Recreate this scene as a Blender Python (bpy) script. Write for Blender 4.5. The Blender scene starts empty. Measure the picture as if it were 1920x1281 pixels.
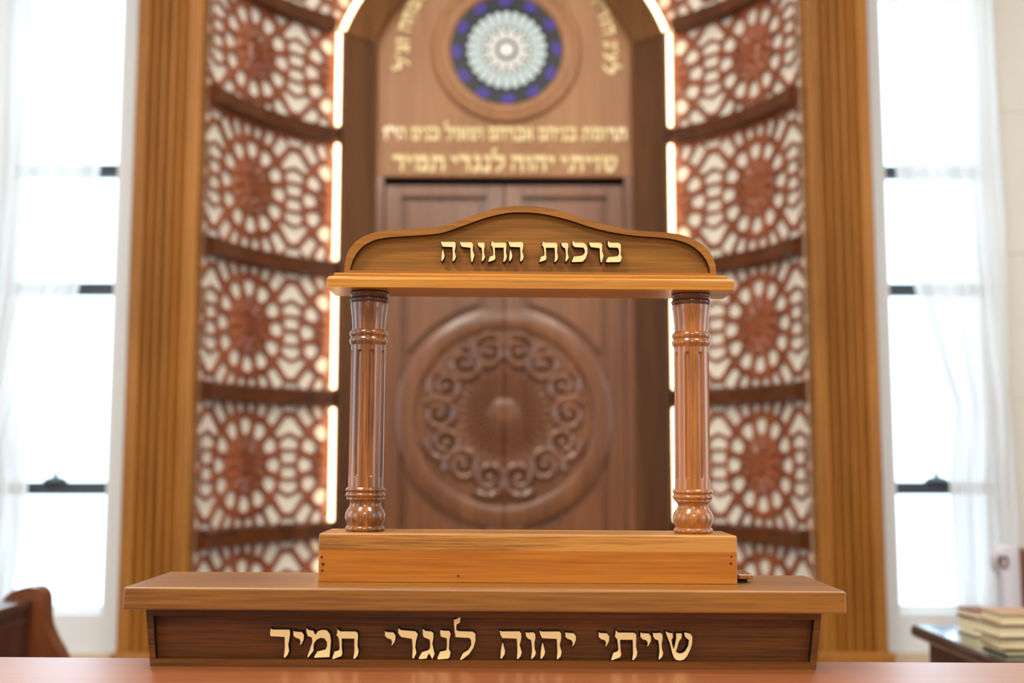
import bpy, bmesh, math, random
from mathutils import Vector, Matrix, noise
random.seed(7)
C = bpy.context.scene.collection
sc = bpy.context.scene

# ------------------------------------------------------------------ camera, world, lights, exposure
F, ZC = 2133.0, 1.15                      # focal length in pixels of the 1920 frame, eye height
PIT = math.atan(221.5 / F)
YAW = math.atan(15 * math.cos(PIT) / F)
cam = bpy.data.objects.new('camera', bpy.data.cameras.new('camera'))
C.objects.link(cam)
cam.location = (0, 0, ZC)
cam.rotation_euler = (math.pi / 2 + PIT, 0, -YAW)
cam.data.sensor_width = 36
cam.data.lens = F / 1920 * 36
cam.data.clip_start = 0.05
cam.data.dof.use_dof = True
cam.data.dof.focus_distance = 1.155
cam.data.dof.aperture_fstop = 4.0
sc.camera = cam

sc.view_settings.view_transform = 'Standard'
sc.view_settings.look = 'None'
sc.view_settings.exposure = 0.36
sc.view_settings.gamma = 1.0
sc.view_settings.use_curve_mapping = False

w = bpy.data.worlds.new('sky')
sc.world = w
w.use_nodes = True
w.node_tree.nodes['Background'].inputs[0].default_value = (0.62, 0.83, 1.0, 1)
w.node_tree.nodes['Background'].inputs[1].default_value = 3.2


def area(name, loc, size, power, col, rot=(0, 0, 0)):
    l = bpy.data.lights.new(name, 'AREA')
    l.shape = 'RECTANGLE'
    l.size, l.size_y = size
    l.energy = power
    l.color = col
    o = bpy.data.objects.new(name, l)
    o.location = loc
    o.rotation_euler = rot
    C.objects.link(o)
    return o


WARM = (1.0, 0.93, 0.83)
for (x, y, p) in ((-1.5, -0.4, 84), (1.5, -0.4, 34), (-0.75, 3.75, 12), (0.75, 3.75, 12), (-1.2, 1.3, 40), (1.2, 1.3, 30), (0.0, -3.8, 95)):
    area('ceiling_and_fill_lamp', (x, y, 4.36), (0.9, 0.5), p, WARM)  # rearmost one is unseen, added for the door-top highlight and front fill

# ------------------------------------------------------------------ pixel <-> plane helpers (measurements)
_f = Vector((math.sin(YAW) * math.cos(PIT), math.cos(YAW) * math.cos(PIT), math.sin(PIT)))
_r = Vector((math.cos(YAW), -math.sin(YAW), 0))
_u = _r.cross(_f)


def P(x, y, Y):
    """world (X, Z) of the photograph's point (x, y) on the upright plane at depth Y"""
    d = _f + _r * ((x - 960) / F) + _u * ((640.5 - y) / F)
    q = d * (Y / d.y)
    return q.x, q.z + ZC


# the lectern and its table are out of level by this much (they sink to the right)
ROLL = 0.0068
PIV = (-0.02, 0.95)
_c, _s = math.cos(ROLL), math.sin(ROLL)


def PL(x, y, Y):
    X, Z = P(x, y, Y)
    X -= PIV[0]
    Z -= PIV[1]
    return X * _c - Z * _s + PIV[0], X * _s + Z * _c + PIV[1]


def roll_pt(X, Y, Z):
    X -= PIV[0]
    Z -= PIV[1]
    return Vector((X * _c + Z * _s + PIV[0], Y, -X * _s + Z * _c + PIV[1]))


# ------------------------------------------------------------------ materials
def lin(c):
    return tuple((v / 255 / 12.92 if v / 255 <= 0.04045 else ((v / 255 + 0.055) / 1.055) ** 2.4) for v in c) + (1,)


def new_mat(name):
    m = bpy.data.materials.new(name)
    m.use_nodes = True
    return m, m.node_tree.nodes, m.node_tree.links, m.node_tree.nodes['Principled BSDF']


def wood(name, light, dark, axis='X', freq=60, rough=0.38, coat=0.25, coat_rough=0.2, fig=1.05, bump=0.06, cior=1.5, spec=0.3):
    m, N, L, b = new_mat(name)
    tc = N.new('ShaderNodeTexCoord')
    def mapped(fr, stretch):
        mp = N.new('ShaderNodeMapping')
        s = [fr, fr, fr]
        s['XYZ'.index(axis)] = fr / stretch
        mp.inputs['Scale'].default_value = s
        L.new(tc.outputs['Object'], mp.inputs['Vector'])
        return mp
    n1 = N.new('ShaderNodeTexNoise')
    n1.inputs['Scale'].default_value = 1
    n1.inputs['Detail'].default_value = 5
    n1.inputs['Distortion'].default_value = 0.9
    L.new(mapped(freq * 0.35, 14).outputs[0], n1.inputs['Vector'])
    n2 = N.new('ShaderNodeTexNoise')
    n2.inputs['Scale'].default_value = 1
    n2.inputs['Detail'].default_value = 3
    n2.inputs['Roughness'].default_value = 0.7
    L.new(mapped(freq * 7, 40).outputs[0], n2.inputs['Vector'])
    n3 = N.new('ShaderNodeTexNoise')
    n3.inputs['Scale'].default_value = 1
    n3.inputs['Detail'].default_value = 2
    L.new(mapped(freq * 0.08, 3).outputs[0], n3.inputs['Vector'])
    r = N.new('ShaderNodeValToRGB')
    r.color_ramp.elements[0].position = 0.28
    r.color_ramp.elements[0].color = lin(dark)
    r.color_ramp.elements[1].position = 0.72
    r.color_ramp.elements[1].color = lin(light)
    a = N.new('ShaderNodeMath'); a.operation = 'MULTIPLY_ADD'
    a.inputs[1].default_value = fig; a.inputs[2].default_value = 0.5 - fig / 2
    L.new(n1.outputs['Fac'], a.inputs[0])
    a2 = N.new('ShaderNodeMath'); a2.operation = 'MULTIPLY_ADD'
    a2.inputs[1].default_value = 1.1
    L.new(n2.outputs['Fac'], a2.inputs[0])
    a3 = N.new('ShaderNodeMath'); a3.operation = 'SUBTRACT'; a3.inputs[1].default_value = 0.55
    L.new(a.outputs[0], a2.inputs[2])
    L.new(a2.outputs[0], a3.inputs[0])
    a4 = N.new('ShaderNodeMath'); a4.operation = 'MULTIPLY_ADD'; a4.inputs[1].default_value = 0.7
    L.new(n3.outputs['Fac'], a4.inputs[0])
    a5 = N.new('ShaderNodeMath'); a5.operation = 'SUBTRACT'; a5.inputs[1].default_value = 0.35
    L.new(a3.outputs[0], a4.inputs[2])
    L.new(a4.outputs[0], a5.inputs[0])
    L.new(a5.outputs[0], r.inputs[0])
    L.new(r.outputs[0], b.inputs['Base Color'])
    b.inputs['Roughness'].default_value = rough
    b.inputs['Specular IOR Level'].default_value = spec
    b.inputs['Coat Weight'].default_value = coat
    b.inputs['Coat Roughness'].default_value = coat_rough
    b.inputs['Coat IOR'].default_value = cior
    if bump:
        bp = N.new('ShaderNodeBump')
        bp.inputs['Strength'].default_value = bump
        bp.inputs['Distance'].default_value = 0.002
        L.new(n2.outputs['Fac'], bp.inputs['Height'])
        L.new(bp.outputs[0], b.inputs['Normal'])
    return m


def plain(name, col, rough=0.5, coat=0.0, metal=0.0, var=0.06, scale=8):
    m, N, L, b = new_mat(name)
    tc = N.new('ShaderNodeTexCoord')
    n = N.new('ShaderNodeTexNoise')
    n.inputs['Scale'].default_value = scale
    n.inputs['Detail'].default_value = 4
    L.new(tc.outputs['Object'], n.inputs['Vector'])
    r = N.new('ShaderNodeValToRGB')
    c = lin(col)
    r.color_ramp.elements[0].color = tuple(v * (1 - var) for v in c[:3]) + (1,)
    r.color_ramp.elements[1].color = tuple(min(1, v * (1 + var)) for v in c[:3]) + (1,)
    L.new(n.outputs['Fac'], r.inputs[0])
    L.new(r.outputs[0], b.inputs['Base Color'])
    b.inputs['Roughness'].default_value = rough
    b.inputs['Coat Weight'].default_value = coat
    b.inputs['Metallic'].default_value = metal
    return m


def emit(name, col, strength):
    m, N, L, b = new_mat(name)
    b.inputs['Base Color'].default_value = (0.8, 0.8, 0.8, 1)
    b.inputs['Emission Color'].default_value = col + (1,)
    b.inputs['Emission Strength'].default_value = strength
    return m


def mix_clear(name, fac, shader):
    """a see-through sheet: `fac` of plain transparency, the rest from `shader`"""
    m = bpy.data.materials.new(name)
    m.use_nodes = True
    N, L = m.node_tree.nodes, m.node_tree.links
    N.remove(N['Principled BSDF'])
    out = N['Material Output']
    t = N.new('ShaderNodeBsdfTransparent')
    mx = N.new('ShaderNodeMixShader')
    mx.inputs[0].default_value = 1 - fac
    L.new(t.outputs[0], mx.inputs[1])
    if shader == 'glass':
        g = N.new('ShaderNodeBsdfGlossy')
        g.inputs['Roughness'].default_value = 0.02
        L.new(g.outputs[0], mx.inputs[2])
    else:
        d = N.new('ShaderNodeBsdfDiffuse')
        d.inputs[0].default_value = (0.87, 0.83, 0.80, 1)
        tr = N.new('ShaderNodeBsdfTranslucent')
        tr.inputs[0].default_value = (0.87, 0.83, 0.80, 1)
        m2 = N.new('ShaderNodeMixShader')
        m2.inputs[0].default_value = 0.6
        L.new(d.outputs[0], m2.inputs[1])
        L.new(tr.outputs[0], m2.inputs[2])
        L.new(m2.outputs[0], mx.inputs[2])
    L.new(mx.outputs[0], out.inputs[0])
    return m


M = {}
M['slab'] = wood('honey_brown_plank', (148, 94, 22), (104, 60, 6), 'X', 60, 0.42, 0.9, 0.3, 0.9, 0.06, 1.5)
M['block'] = wood('orange_brown_plank', (190, 116, 36), (160, 92, 22), 'X', 50, 0.4, 0.2, 0.3, 0.9)
M['block_top'] = wood('figured_light_plank', (196, 136, 62), (132, 80, 26), 'X', 90, 0.42, 0.3, 0.3, 1.6)
M['base'] = wood('dark_stained_plank', (112, 62, 10), (66, 34, 4), 'X', 60, 0.45, 0.1, 0.3)
M['panel'] = wood('dark_stained_panel', (114, 62, 10), (68, 34, 4), 'X', 60, 0.5, 0.06, 0.3)
M['pillar'] = wood('turned_brown_wood', (176, 108, 46), (100, 54, 20), 'Z', 60, 0.3, 1.0, 0.1, 1.6)
M['pillar_dark'] = wood('turned_dark_brown_wood', (104, 62, 40), (64, 36, 24), 'Z', 60, 0.33, 0.5, 0.12)
M['beam'] = wood('polished_honey_wood', (202, 138, 50), (166, 104, 28), 'X', 50, 0.32, 0.5, 0.15, 0.9)
M['ped'] = wood('golden_brown_wood', (172, 112, 36), (134, 82, 20), 'X', 50, 0.4, 0.2, 0.3)
M['ped_panel'] = wood('golden_brown_panel', (158, 104, 34), (122, 76, 20), 'X', 70, 0.48, 0.1, 0.3)
M['table'] = wood('lacquered_table_wood', (160, 86, 18), (126, 62, 10), 'X', 30, 0.3, 1.0, 0.42, 0.5, 0.01, 1.95)
M['ark'] = wood('ark_teak', (186, 136, 94), (156, 108, 72), 'Z', 14, 0.45, 0.15, 0.3, 0.6)
M['ark_door'] = wood('ark_door_teak', (138, 84, 50), (100, 57, 30), 'Z', 14, 0.36, 1.0, 0.22, 0.9)
M['ark_col'] = wood('ark_column_wood', (124, 80, 42), (92, 56, 26), 'Z', 20, 0.45, 0.15, 0.3)
M['arch'] = wood('ark_arch_wood', (150, 100, 42), (114, 72, 24), 'Z', 20, 0.45, 0.15, 0.3)
M['pilaster'] = wood('pilaster_wood', (174, 112, 42), (138, 86, 20), 'Z', 16, 0.42, 0.2, 0.3)
M['screen'] = wood('screen_red_wood', (158, 88, 54), (118, 60, 34), 'Z', 30, 0.35, 0.6, 0.15)
M['rail'] = wood('rail_dark_wood', (106, 58, 28), (72, 38, 16), 'X', 20, 0.38, 0.3, 0.2)
M['bench'] = wood('bench_brown_wood', (124, 66, 34), (84, 42, 22), 'Z', 20, 0.35, 0.5, 0.12)
M['bench_dark'] = wood('bench_dark_wood', (82, 50, 40), (58, 34, 28), 'X', 20, 0.3, 0.6, 0.12)
M['desk'] = wood('near_black_wood', (58, 44, 44), (40, 30, 30), 'X', 20, 0.2, 1.0, 0.05)
M['stain_and_shade'] = plain('black_stain_and_shade', (30, 17, 10), 0.7)  # black for stained letter sides and for shade painted into recesses
M['cream'] = plain('cream_paint', (252, 222, 158), 0.5, 0.1, var=0.02, scale=60)
M['gold'] = plain('pale_gold_paint', (255, 232, 170), 0.45, 0.2, var=0.03)
M['wall'] = plain('warm_white_plaster', (226, 228, 228), 0.8, var=0.03, scale=3)
M['stone'] = plain('pale_travertine', (226, 218, 206), 0.55, 0.05, var=0.06, scale=2.5)
M['ceiling'] = plain('white_ceiling', (245, 243, 238), 0.9, var=0.02)
M['floor'] = plain('brown_stone_floor', (150, 122, 96), 0.35, 0.2, var=0.05)
M['skirting'] = plain('tan_skirting', (206, 184, 158), 0.5, var=0.05)
M['sash'] = plain('dark_grey_sash', (62, 70, 76), 0.45, var=0.04)
M['white'] = plain('white_frame_paint', (240, 240, 238), 0.5, var=0.02)
M['backing'] = plain('cream_backing_board', (244, 238, 222), 0.6, var=0.02)
M['led'] = emit('warm_led', (1.0, 0.68, 0.38), 4.8)
M['sheer'] = mix_clear('sheer_voile', 0.11, 'voile')
M['pane'] = mix_clear('window_glass', 0.93, 'glass')
M['pearl'] = plain('pearl_glass', (236, 240, 236), 0.25, 0.3, var=0.04, scale=30)
M['ice'] = plain('pale_blue_glass', (214, 234, 236), 0.25, 0.3, var=0.06, scale=20)
M['lead'] = plain('dark_leaded_glass', (40, 46, 54), 0.25, 0.3, var=0.5, scale=30)
M['violet'] = plain('violet_glass', (84, 66, 178), 0.25, 0.3, var=0.35, scale=25)
M['brown_lead'] = plain('brown_lead', (66, 58, 46), 0.4)
M['pale_grey'] = plain('pale_lilac_grey', (206, 202, 212), 0.8, var=0.03)
M['page'] = plain('aged_page_edges', (226, 212, 170), 0.7, var=0.05, scale=60)
M['cover_red'] = plain('red_brown_cover', (128, 62, 44), 0.5)
M['cover_black'] = plain('black_cover', (36, 36, 34), 0.4)
M['cover_tan'] = plain('tan_cover', (168, 128, 88), 0.5)
M['cover_grey'] = plain('grey_brown_cover', (128, 108, 98), 0.5)
M['stain'] = plain('brown_stain', (62, 36, 14), 0.7)
M['pad_shade'] = plain('shade_black', (16, 14, 14), 0.9)


# ------------------------------------------------------------------ object helpers
OFF = {}


def thing(name, label, cat, loc=(0, 0, 0), group=None, level=False, kind=None):
    """an Empty at the thing's base; level=True puts it on the slightly tilted table"""
    o = bpy.data.objects.new(name, None)
    o.empty_display_size = 0.05
    C.objects.link(o)
    OFF[o.name] = Vector(loc)
    if level:
        o.location = roll_pt(*loc)
        o.rotation_euler = (0, ROLL, 0)
    else:
        o.location = loc
    tag(o, label, cat, group, kind)
    return o


def tag(o, label=None, cat=None, group=None, kind=None):
    if label: o['label'] = label
    if cat: o['category'] = cat
    if group: o['group'] = group
    if kind: o['kind'] = kind
    return o


def mesh(name, bm, mats, smooth=False):
    bmesh.ops.recalc_face_normals(bm, faces=bm.faces)
    me = bpy.data.meshes.new(name)
    bm.to_mesh(me)
    bm.free()
    for m in (mats if isinstance(mats, (list, tuple)) else [mats]):
        me.materials.append(m)
    if smooth:
        for p in me.polygons:
            p.use_smooth = True
        try:
            me.set_sharp_from_angle(angle=math.radians(38))
        except Exception:
            pass
    return me


def obj(name, bm, mats, parent=None, smooth=False, kind=None):
    """links bm (in level world coordinates) as one mesh; under a parent it becomes a part"""
    if parent is not None:
        off = OFF[parent.name]
        for v in bm.verts:
            v.co -= off
    me = mesh(name, bm, mats, smooth)
    o = bpy.data.objects.new(name, me)
    C.objects.link(o)
    if parent is not None:
        o.parent = parent
        OFF[o.name] = off
    if kind:
        o['kind'] = kind
    return o


def box(bm, x0, x1, y0, y1, z0, z1, bev=0, seg=2, mi=0):
    vs = [bm.verts.new((x, y, z)) for x in (x0, x1) for y in (y0, y1) for z in (z0, z1)]
    fs = []
    for idx in ((0, 1, 3, 2), (4, 6, 7, 5), (0, 4, 5, 1), (2, 3, 7, 6), (0, 2, 6, 4), (1, 5, 7, 3)):
        f = bm.faces.new([vs[i] for i in idx])
        f.material_index = mi
        fs.append(f)
    if bev:
        es = list({e for f in fs for e in f.edges})
        bmesh.ops.bevel(bm, geom=es, offset=bev, segments=seg, profile=0.5, affect='EDGES', clamp_overlap=True)
    return vs


def B():
    return bmesh.new()


def prism(bm, pts, yf, yb, bev=0, seg=2, side=0, front=0):
    """an outline in X-Z, front face at yf, going back to yb"""
    fr = [bm.verts.new((x, yf, z)) for x, z in pts]
    bk = [bm.verts.new((x, yb, z)) for x, z in pts]
    n = len(pts)
    f0 = bm.faces.new(fr); f0.material_index = front
    f1 = bm.faces.new(bk[::-1]); f1.material_index = side
    for i in range(n):
        f = bm.faces.new((fr[i], bk[i], bk[(i + 1) % n], fr[(i + 1) % n]))
        f.material_index = side
    if bev:
        bmesh.ops.bevel(bm, geom=list(f0.edges), offset=bev, segments=seg, profile=0.5, affect='EDGES', clamp_overlap=True)
    return fr


def band(bm, outer, inner, yf, yb, closed=False, inner_mi=0, mi=0):
    """a strip between two outlines of equal length, with depth"""
    n = len(outer)
    of = [bm.verts.new((x, yf, z)) for x, z in outer]
    ob = [bm.verts.new((x, yb, z)) for x, z in outer]
    nf = [bm.verts.new((x, yf, z)) for x, z in inner]
    nb = [bm.verts.new((x, yb, z)) for x, z in inner]
    for i in range(n if closed else n - 1):
        j = (i + 1) % n
        for q, k in (((of[i], of[j], nf[j], nf[i]), mi), ((ob[i], nb[i], nb[j], ob[j]), mi),
                     ((of[i], ob[i], ob[j], of[j]), mi), ((nf[i], nf[j], nb[j], nb[i]), inner_mi)):
            f = bm.faces.new(q)
            f.material_index = k
    if not closed:
        for i in (0, n - 1):
            bm.faces.new((of[i], nf[i], nb[i], ob[i]))


def lathe(bm, cx, cy, prof, n=48, groove=None):
    """prof: list of (r, z); groove(z, ang) scales the radius"""
    rings = []
    for r, z in prof:
        ring = []
        for k in range(n):
            a = 2 * math.pi * k / n
            rr = r - (groove(z, a) if groove else 0)
            ring.append(bm.verts.new((cx + rr * math.cos(a), cy + rr * math.sin(a), z)))
        rings.append(ring)
    for a, b in zip(rings, rings[1:]):
        for k in range(n):
            bm.faces.new((a[k], a[(k + 1) % n], b[(k + 1) % n], b[k]))
    bm.faces.new(rings[0]); bm.faces.new(rings[-1][::-1])


def tube(bm, pts, rad, n=8):
    """a tube along 3-D points; rad is a number or a list"""
    rings = []
    m = len(pts)
    pts = [Vector(p) for p in pts]
    for i, p in enumerate(pts):
        t = (pts[min(i + 1, m - 1)] - pts[max(i - 1, 0)]).normalized()
        a = t.cross(Vector((0, 1, 0)))
        if a.length < 1e-4:
            a = t.cross(Vector((1, 0, 0)))
        a.normalize()
        b = t.cross(a)
        r = rad[i] if isinstance(rad, (list, tuple)) else rad
        rings.append([bm.verts.new(p + r * (math.cos(2 * math.pi * k / n) * a + math.sin(2 * math.pi * k / n) * b)) for k in range(n)])
    for x, y in zip(rings, rings[1:]):
        for k in range(n):
            bm.faces.new((x[k], x[(k + 1) % n], y[(k + 1) % n], y[k]))
    bm.faces.new(rings[0]); bm.faces.new(rings[-1][::-1])


def ring_xz(bm, cx, cz, prof, n=96, a0=0.0, a1=2 * math.pi):
    """turned about the Y axis: prof is a list of (radius, y)"""
    full = abs(a1 - a0 - 2 * math.pi) < 1e-6
    cnt = n if full else n + 1
    cols = []
    for k in range(cnt):
        a = a0 + (a1 - a0) * k / n
        cols.append([bm.verts.new((cx + r * math.cos(a), y, cz + r * math.sin(a))) for r, y in prof])
    for k in range(n):
        p, q = cols[k], cols[(k + 1) % cnt]
        for i in range(len(prof) - 1):
            bm.faces.new((p[i], q[i], q[i + 1], p[i + 1]))


def spline(pts, sub=6):
    out = []
    for i in range(len(pts) - 1):
        p0 = pts[max(i - 1, 0)]; p1 = pts[i]; p2 = pts[i + 1]; p3 = pts[min(i + 2, len(pts) - 1)]
        for k in range(sub):
            t = k / sub
            out.append(tuple(0.5 * ((2 * p1[d]) + (-p0[d] + p2[d]) * t + (2 * p0[d] - 5 * p1[d] + 4 * p2[d] - p3[d]) * t * t
                                    + (-p0[d] + 3 * p1[d] - 3 * p2[d] + p3[d]) * t ** 3) for d in range(2)))
    out.append(pts[-1])
    return out


# ------------------------------------------------------------------ room shell
DAIS = 0.18
WY = 4.70                                   # room face of the wall with the windows
WIN_L = (-2.12, -1.627)
WIN_R = (1.612, 2.08)
SILL, HEAD, CEIL = 0.527, 4.05, 4.45


def struct(name, bm, m):
    o = obj(name, bm, m)
    o['kind'] = 'structure'
    return o


bm = B(); box(bm, -4.2, 4.2, -5.2, 6.0, -0.1, 0.0); struct('floor', bm, M['floor'])
bm = B(); box(bm, -4.2, 4.2, -5.2, 6.0, CEIL, CEIL + 0.1); struct('ceiling', bm, M['ceiling'])
bm = B(); box(bm, -3.2, 3.2, 3.7, 5.7, 0.0, DAIS, 0.01); struct('trim_1', bm, M['floor'])
bm = B()
for x0, x1, z0, z1 in ((-4.1, WIN_L[0], 0, CEIL), (WIN_L[0], WIN_L[1], 0, SILL), (WIN_L[0], WIN_L[1], HEAD, CEIL), (WIN_L[1], -1.27, 0, CEIL)):
    box(bm, x0, x1, WY, WY + 0.22, z0, z1)
struct('wall_back_left', bm, M['wall'])
bm = B()
for x0, x1, z0, z1 in ((WIN_R[0], WIN_R[1], 0, SILL), (WIN_R[0], WIN_R[1], HEAD, CEIL), (1.27, WIN_R[0], 0, CEIL)):
    box(bm, x0, x1, WY, WY + 0.22, z0, z1)
struct('wall_back_right', bm, M['wall'])
# right of the window the wall is clad with stone slabs
bm = B(); box(bm, WIN_R[1], 4.1, WY + 0.02, WY + 0.22, 0, CEIL)
stone = struct('wall_stone', bm, M['stone'])
stone['kind'] = 'structure'
OFF[stone.name] = Vector((0, 0, 0))
for i in range(7):
    for j in range(3):
        bm = B()
        x0 = WIN_R[1] + j * 0.67
        box(bm, x0 + 0.0007, min(x0 + 0.6693, 4.1), WY - 0.006, WY + 0.02, DAIS + i * 0.61 + 0.0007, min(DAIS + (i + 1) * 0.61 - 0.0007, CEIL), 0.001, 1)
        obj('stone_slab', bm, M['stone'], stone)
bm = B()
box(bm, -1.47, 1.47, 5.62, 5.72, 0, CEIL)
box(bm, -1.47, -1.36, WY + 0.22, 5.62, 0, CEIL)
box(bm, 1.36, 1.47, WY + 0.22, 5.62, 0, CEIL)
struct('wall_apse', bm, M['wall'])
for sx, nm in ((-1, 'left'), (1, 'right')):
    bm = B()
    for y0, y1, z0, z1 in ((-5.2, -2.2, 0, CEIL), (-2.2, -0.8, 0, 0.9), (-2.2, -0.8, 3.6, CEIL), (-0.8, 1.0, 0, CEIL), (1.0, 2.4, 0, 0.9),
                           (1.0, 2.4, 3.6, CEIL), (2.4, 6.0, 0, CEIL)):
        a, b_ = sorted((sx * 4.1, sx * 4.3))
        box(bm, a, b_, y0, y1, z0, z1)
    struct('wall_' + nm, bm, M['wall'])
bm = B(); box(bm, -4.3, 4.3, -5.3, -5.1, 0, CEIL); struct('wall_rear', bm, M['skirting'])
for nm, x0, x1 in (('left', -4.1, -1.52), ('right', 1.52, 4.1)):
    bm = B(); box(bm, x0, x1, WY - 0.018, WY + (0 if nm == 'left' else -0.007), DAIS, 0.375, 0.004)
    struct('baseboard_' + nm, bm, M['skirting'])

# windows: white lining, dark sash bars, panes, a latch on the lowest bar
def window(n, x0, x1, lx):
    t = thing('window_%d' % n, None, None, ((x0 + x1) / 2, WY + 0.1, SILL), kind='structure')
    fr = B()
    y0, y1 = WY + 0.09, WY + 0.16
    box(fr, x0, x0 + 0.02, y0, y1, SILL, HEAD, 0.003)
    box(fr, x1 - 0.02, x1, y0, y1, SILL, HEAD, 0.003)
    box(fr, x0 + 0.02, x1 - 0.02, y0, y1, SILL, SILL + 0.02, 0.003)
    box(fr, x0 + 0.02, x1 - 0.02, y0, y1, HEAD - 0.03, HEAD, 0.003)
    obj('window_frame', fr, M['white'], t)
    zs = [P(120, 916, WY + 0.12)[1], P(120, 543, WY + 0.12)[1], P(120, 322, WY + 0.12)[1], 3.2]
    edges = [SILL + 0.02]
    for z in zs:
        b_ = B(); box(b_, x0 + 0.02, x1 - 0.02, WY + 0.095, WY + 0.145, z - 0.026, z + 0.026, 0.004)
        bar = obj('sash_bar', b_, M['sash'], t)
        if z == zs[0]:
            l = B()
            lathe(l, lx, WY + 0.105, [(0.05, z + 0.026), (0.047, z + 0.036), (0.03, z + 0.046), (0.01, z + 0.05), (0.007, z + 0.075), (0.003, z + 0.078)], 20)
            obj('latch', l, M['sash'], bar)
        edges += [z - 0.026, z + 0.026]
    edges.append(HEAD - 0.03)
    for i in range(0, len(edges), 2):
        g = B(); box(g, x0 + 0.02, x1 - 0.02, WY + 0.118, WY + 0.122, edges[i], edges[i + 1])
        obj('pane', g, M['pane'], t)


window(1, WIN_L[0], WIN_L[1], P(103, 900, WY + 0.1)[0])
window(2, WIN_R[0], WIN_R[1], P(1757, 900, WY + 0.1)[0])


def curtain(label, inner, outer, Y):
    """a tied-back voile: inner and outer edges are (y, x) lists measured in the photograph"""
    def at(tab, y):
        for (a, xa), (b_, xb) in zip(tab, tab[1:]):
            if a <= y <= b_:
                k = (y - a) / (b_ - a)
                return xa + (xb - xa) * k
        return tab[0][1] if y < tab[0][0] else tab[-1][1]
    bm = B()
    rows = []
    nr, nc = 70, 120
    for i in range(nr + 1):
        y = -330 + (1175 + 330) * i / nr
        xi, xo = at(inner, y), at(outer, y)
        X0, Z = P(xi, y, Y)
        X1, _ = P(xo, y, Y)
        squeeze = min(1.0, abs(X1 - X0) / 0.42)
        row = []
        for j in range(nc + 1):
            k = j / nc
            ph = 2 * math.pi * 7.5 * k + 0.9 * math.sin(3.1 * k + 0.004 * y) + 0.5 * math.sin(11 * k)
            amp = 0.018 + 0.016 * (1 - squeeze)
            row.append(bm.verts.new((X0 + (X1 - X0) * k + 0.006 * math.sin(ph * 0.5 + y * 0.01), Y + amp * math.sin(ph) + 0.006 * math.sin(2.3 * ph + 1), Z)))
        rows.append(row)
    for a, b_ in zip(rows, rows[1:]):
        for j in range(nc):
            bm.faces.new((a[j], a[j + 1], b_[j + 1], b_[j]))
    o = obj('sheer_curtain', bm, M['sheer'], smooth=True)
    tag(o, label, 'curtain')
    # tie band
    return o


curtain('white sheer tied-back curtain over the left window, at the left edge of the picture',
        [(-330, 214), (0, 208), (160, 200), (322, 186), (440, 168), (543, 146), (680, 100), (760, 68), (830, 46), (900, 52), (1000, 50), (1175, 22)],
        [(-330, -60), (543, -70), (760, -90), (830, -92), (1175, -130)], WY - 0.07)
curtain('white sheer tied-back curtain over the right window, beside the pale stone wall',
        [(-330, 1640), (0, 1656), (160, 1668), (322, 1684), (440, 1700), (543, 1720), (680, 1758), (760, 1786), (830, 1784), (900, 1780), (1000, 1788), (1175, 1800)],
        [(-330, 1856), (0, 1866), (322, 1878), (543, 1890), (760, 1898), (830, 1902), (1000, 1912), (1175, 1918)], WY - 0.07)

# ------------------------------------------------------------------ the apse: curved pierced screens and their rails
RZ = [0.221, 0.826, 1.431, 2.034, 2.678, 3.22]       # heights of the rails
AX, BX = Vector((-0.783, 5.30)), Vector((-1.236, 4.626))
RAD = 1.18
_ch = (AX - BX).length
_t = (AX - BX) / _ch
_n = Vector((_t.y, -_t.x))
_ctr = (AX + BX) / 2 + _n * math.sqrt(RAD * RAD - _ch * _ch / 4)
_a0 = math.atan2(BX.y - _ctr.y, BX.x - _ctr.x)
_a1 = math.atan2(AX.y - _ctr.y, AX.x - _ctr.x)
ARC = RAD * abs(_a1 - _a0)
UM = ARC / 342.0                                   # metres per pattern unit


def arc(s, wd=0.0):
    """point of the left screen: s metres along from its outer edge, wd metres towards the room"""
    a = _a0 + (_a1 - _a0) * s / ARC
    return _ctr.x + (RAD - wd) * math.cos(a), _ctr.y + (RAD - wd) * math.sin(a)


# openings of the pattern, in units, around one rosette at the origin
def convex(pts, k=0.8):
    cx = sum(p[0] for p in pts) / len(pts); cy = sum(p[1] for p in pts) / len(pts)
    es = []
    for i in range(len(pts)):
        (x0, y0), (x1, y1) = pts[i], pts[(i + 1) % len(pts)]
        nx, ny = y1 - y0, x0 - x1
        l = math.hypot(nx, ny) or 1
        nx /= l; ny /= l
        d = nx * x0 + ny * y0
        if nx * cx + ny * cy > d:
            nx, ny, d = -nx, -ny, -d
        es.append((nx, ny, d))
    bb = (min(p[0] for p in pts) - 8, max(p[0] for p in pts) + 8, min(p[1] for p in pts) - 8, max(p[1] for p in pts) + 8)
    return bb, es, k


def inside(h, x, y):
    bb, es, k = h
    if not (bb[0] < x < bb[1] and bb[2] < y < bb[3]):
        return -9.0
    ds = [d - nx * x - ny * y for nx, ny, d in es]
    m = min(ds)
    return m - math.log(sum(math.exp(-k * (d - m)) for d in ds)) / k


def polar(r, a, w=0.0):
    a = math.radians(a)
    return (r * math.cos(a) - w * math.sin(a), r * math.sin(a) + w * math.cos(a))


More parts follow.
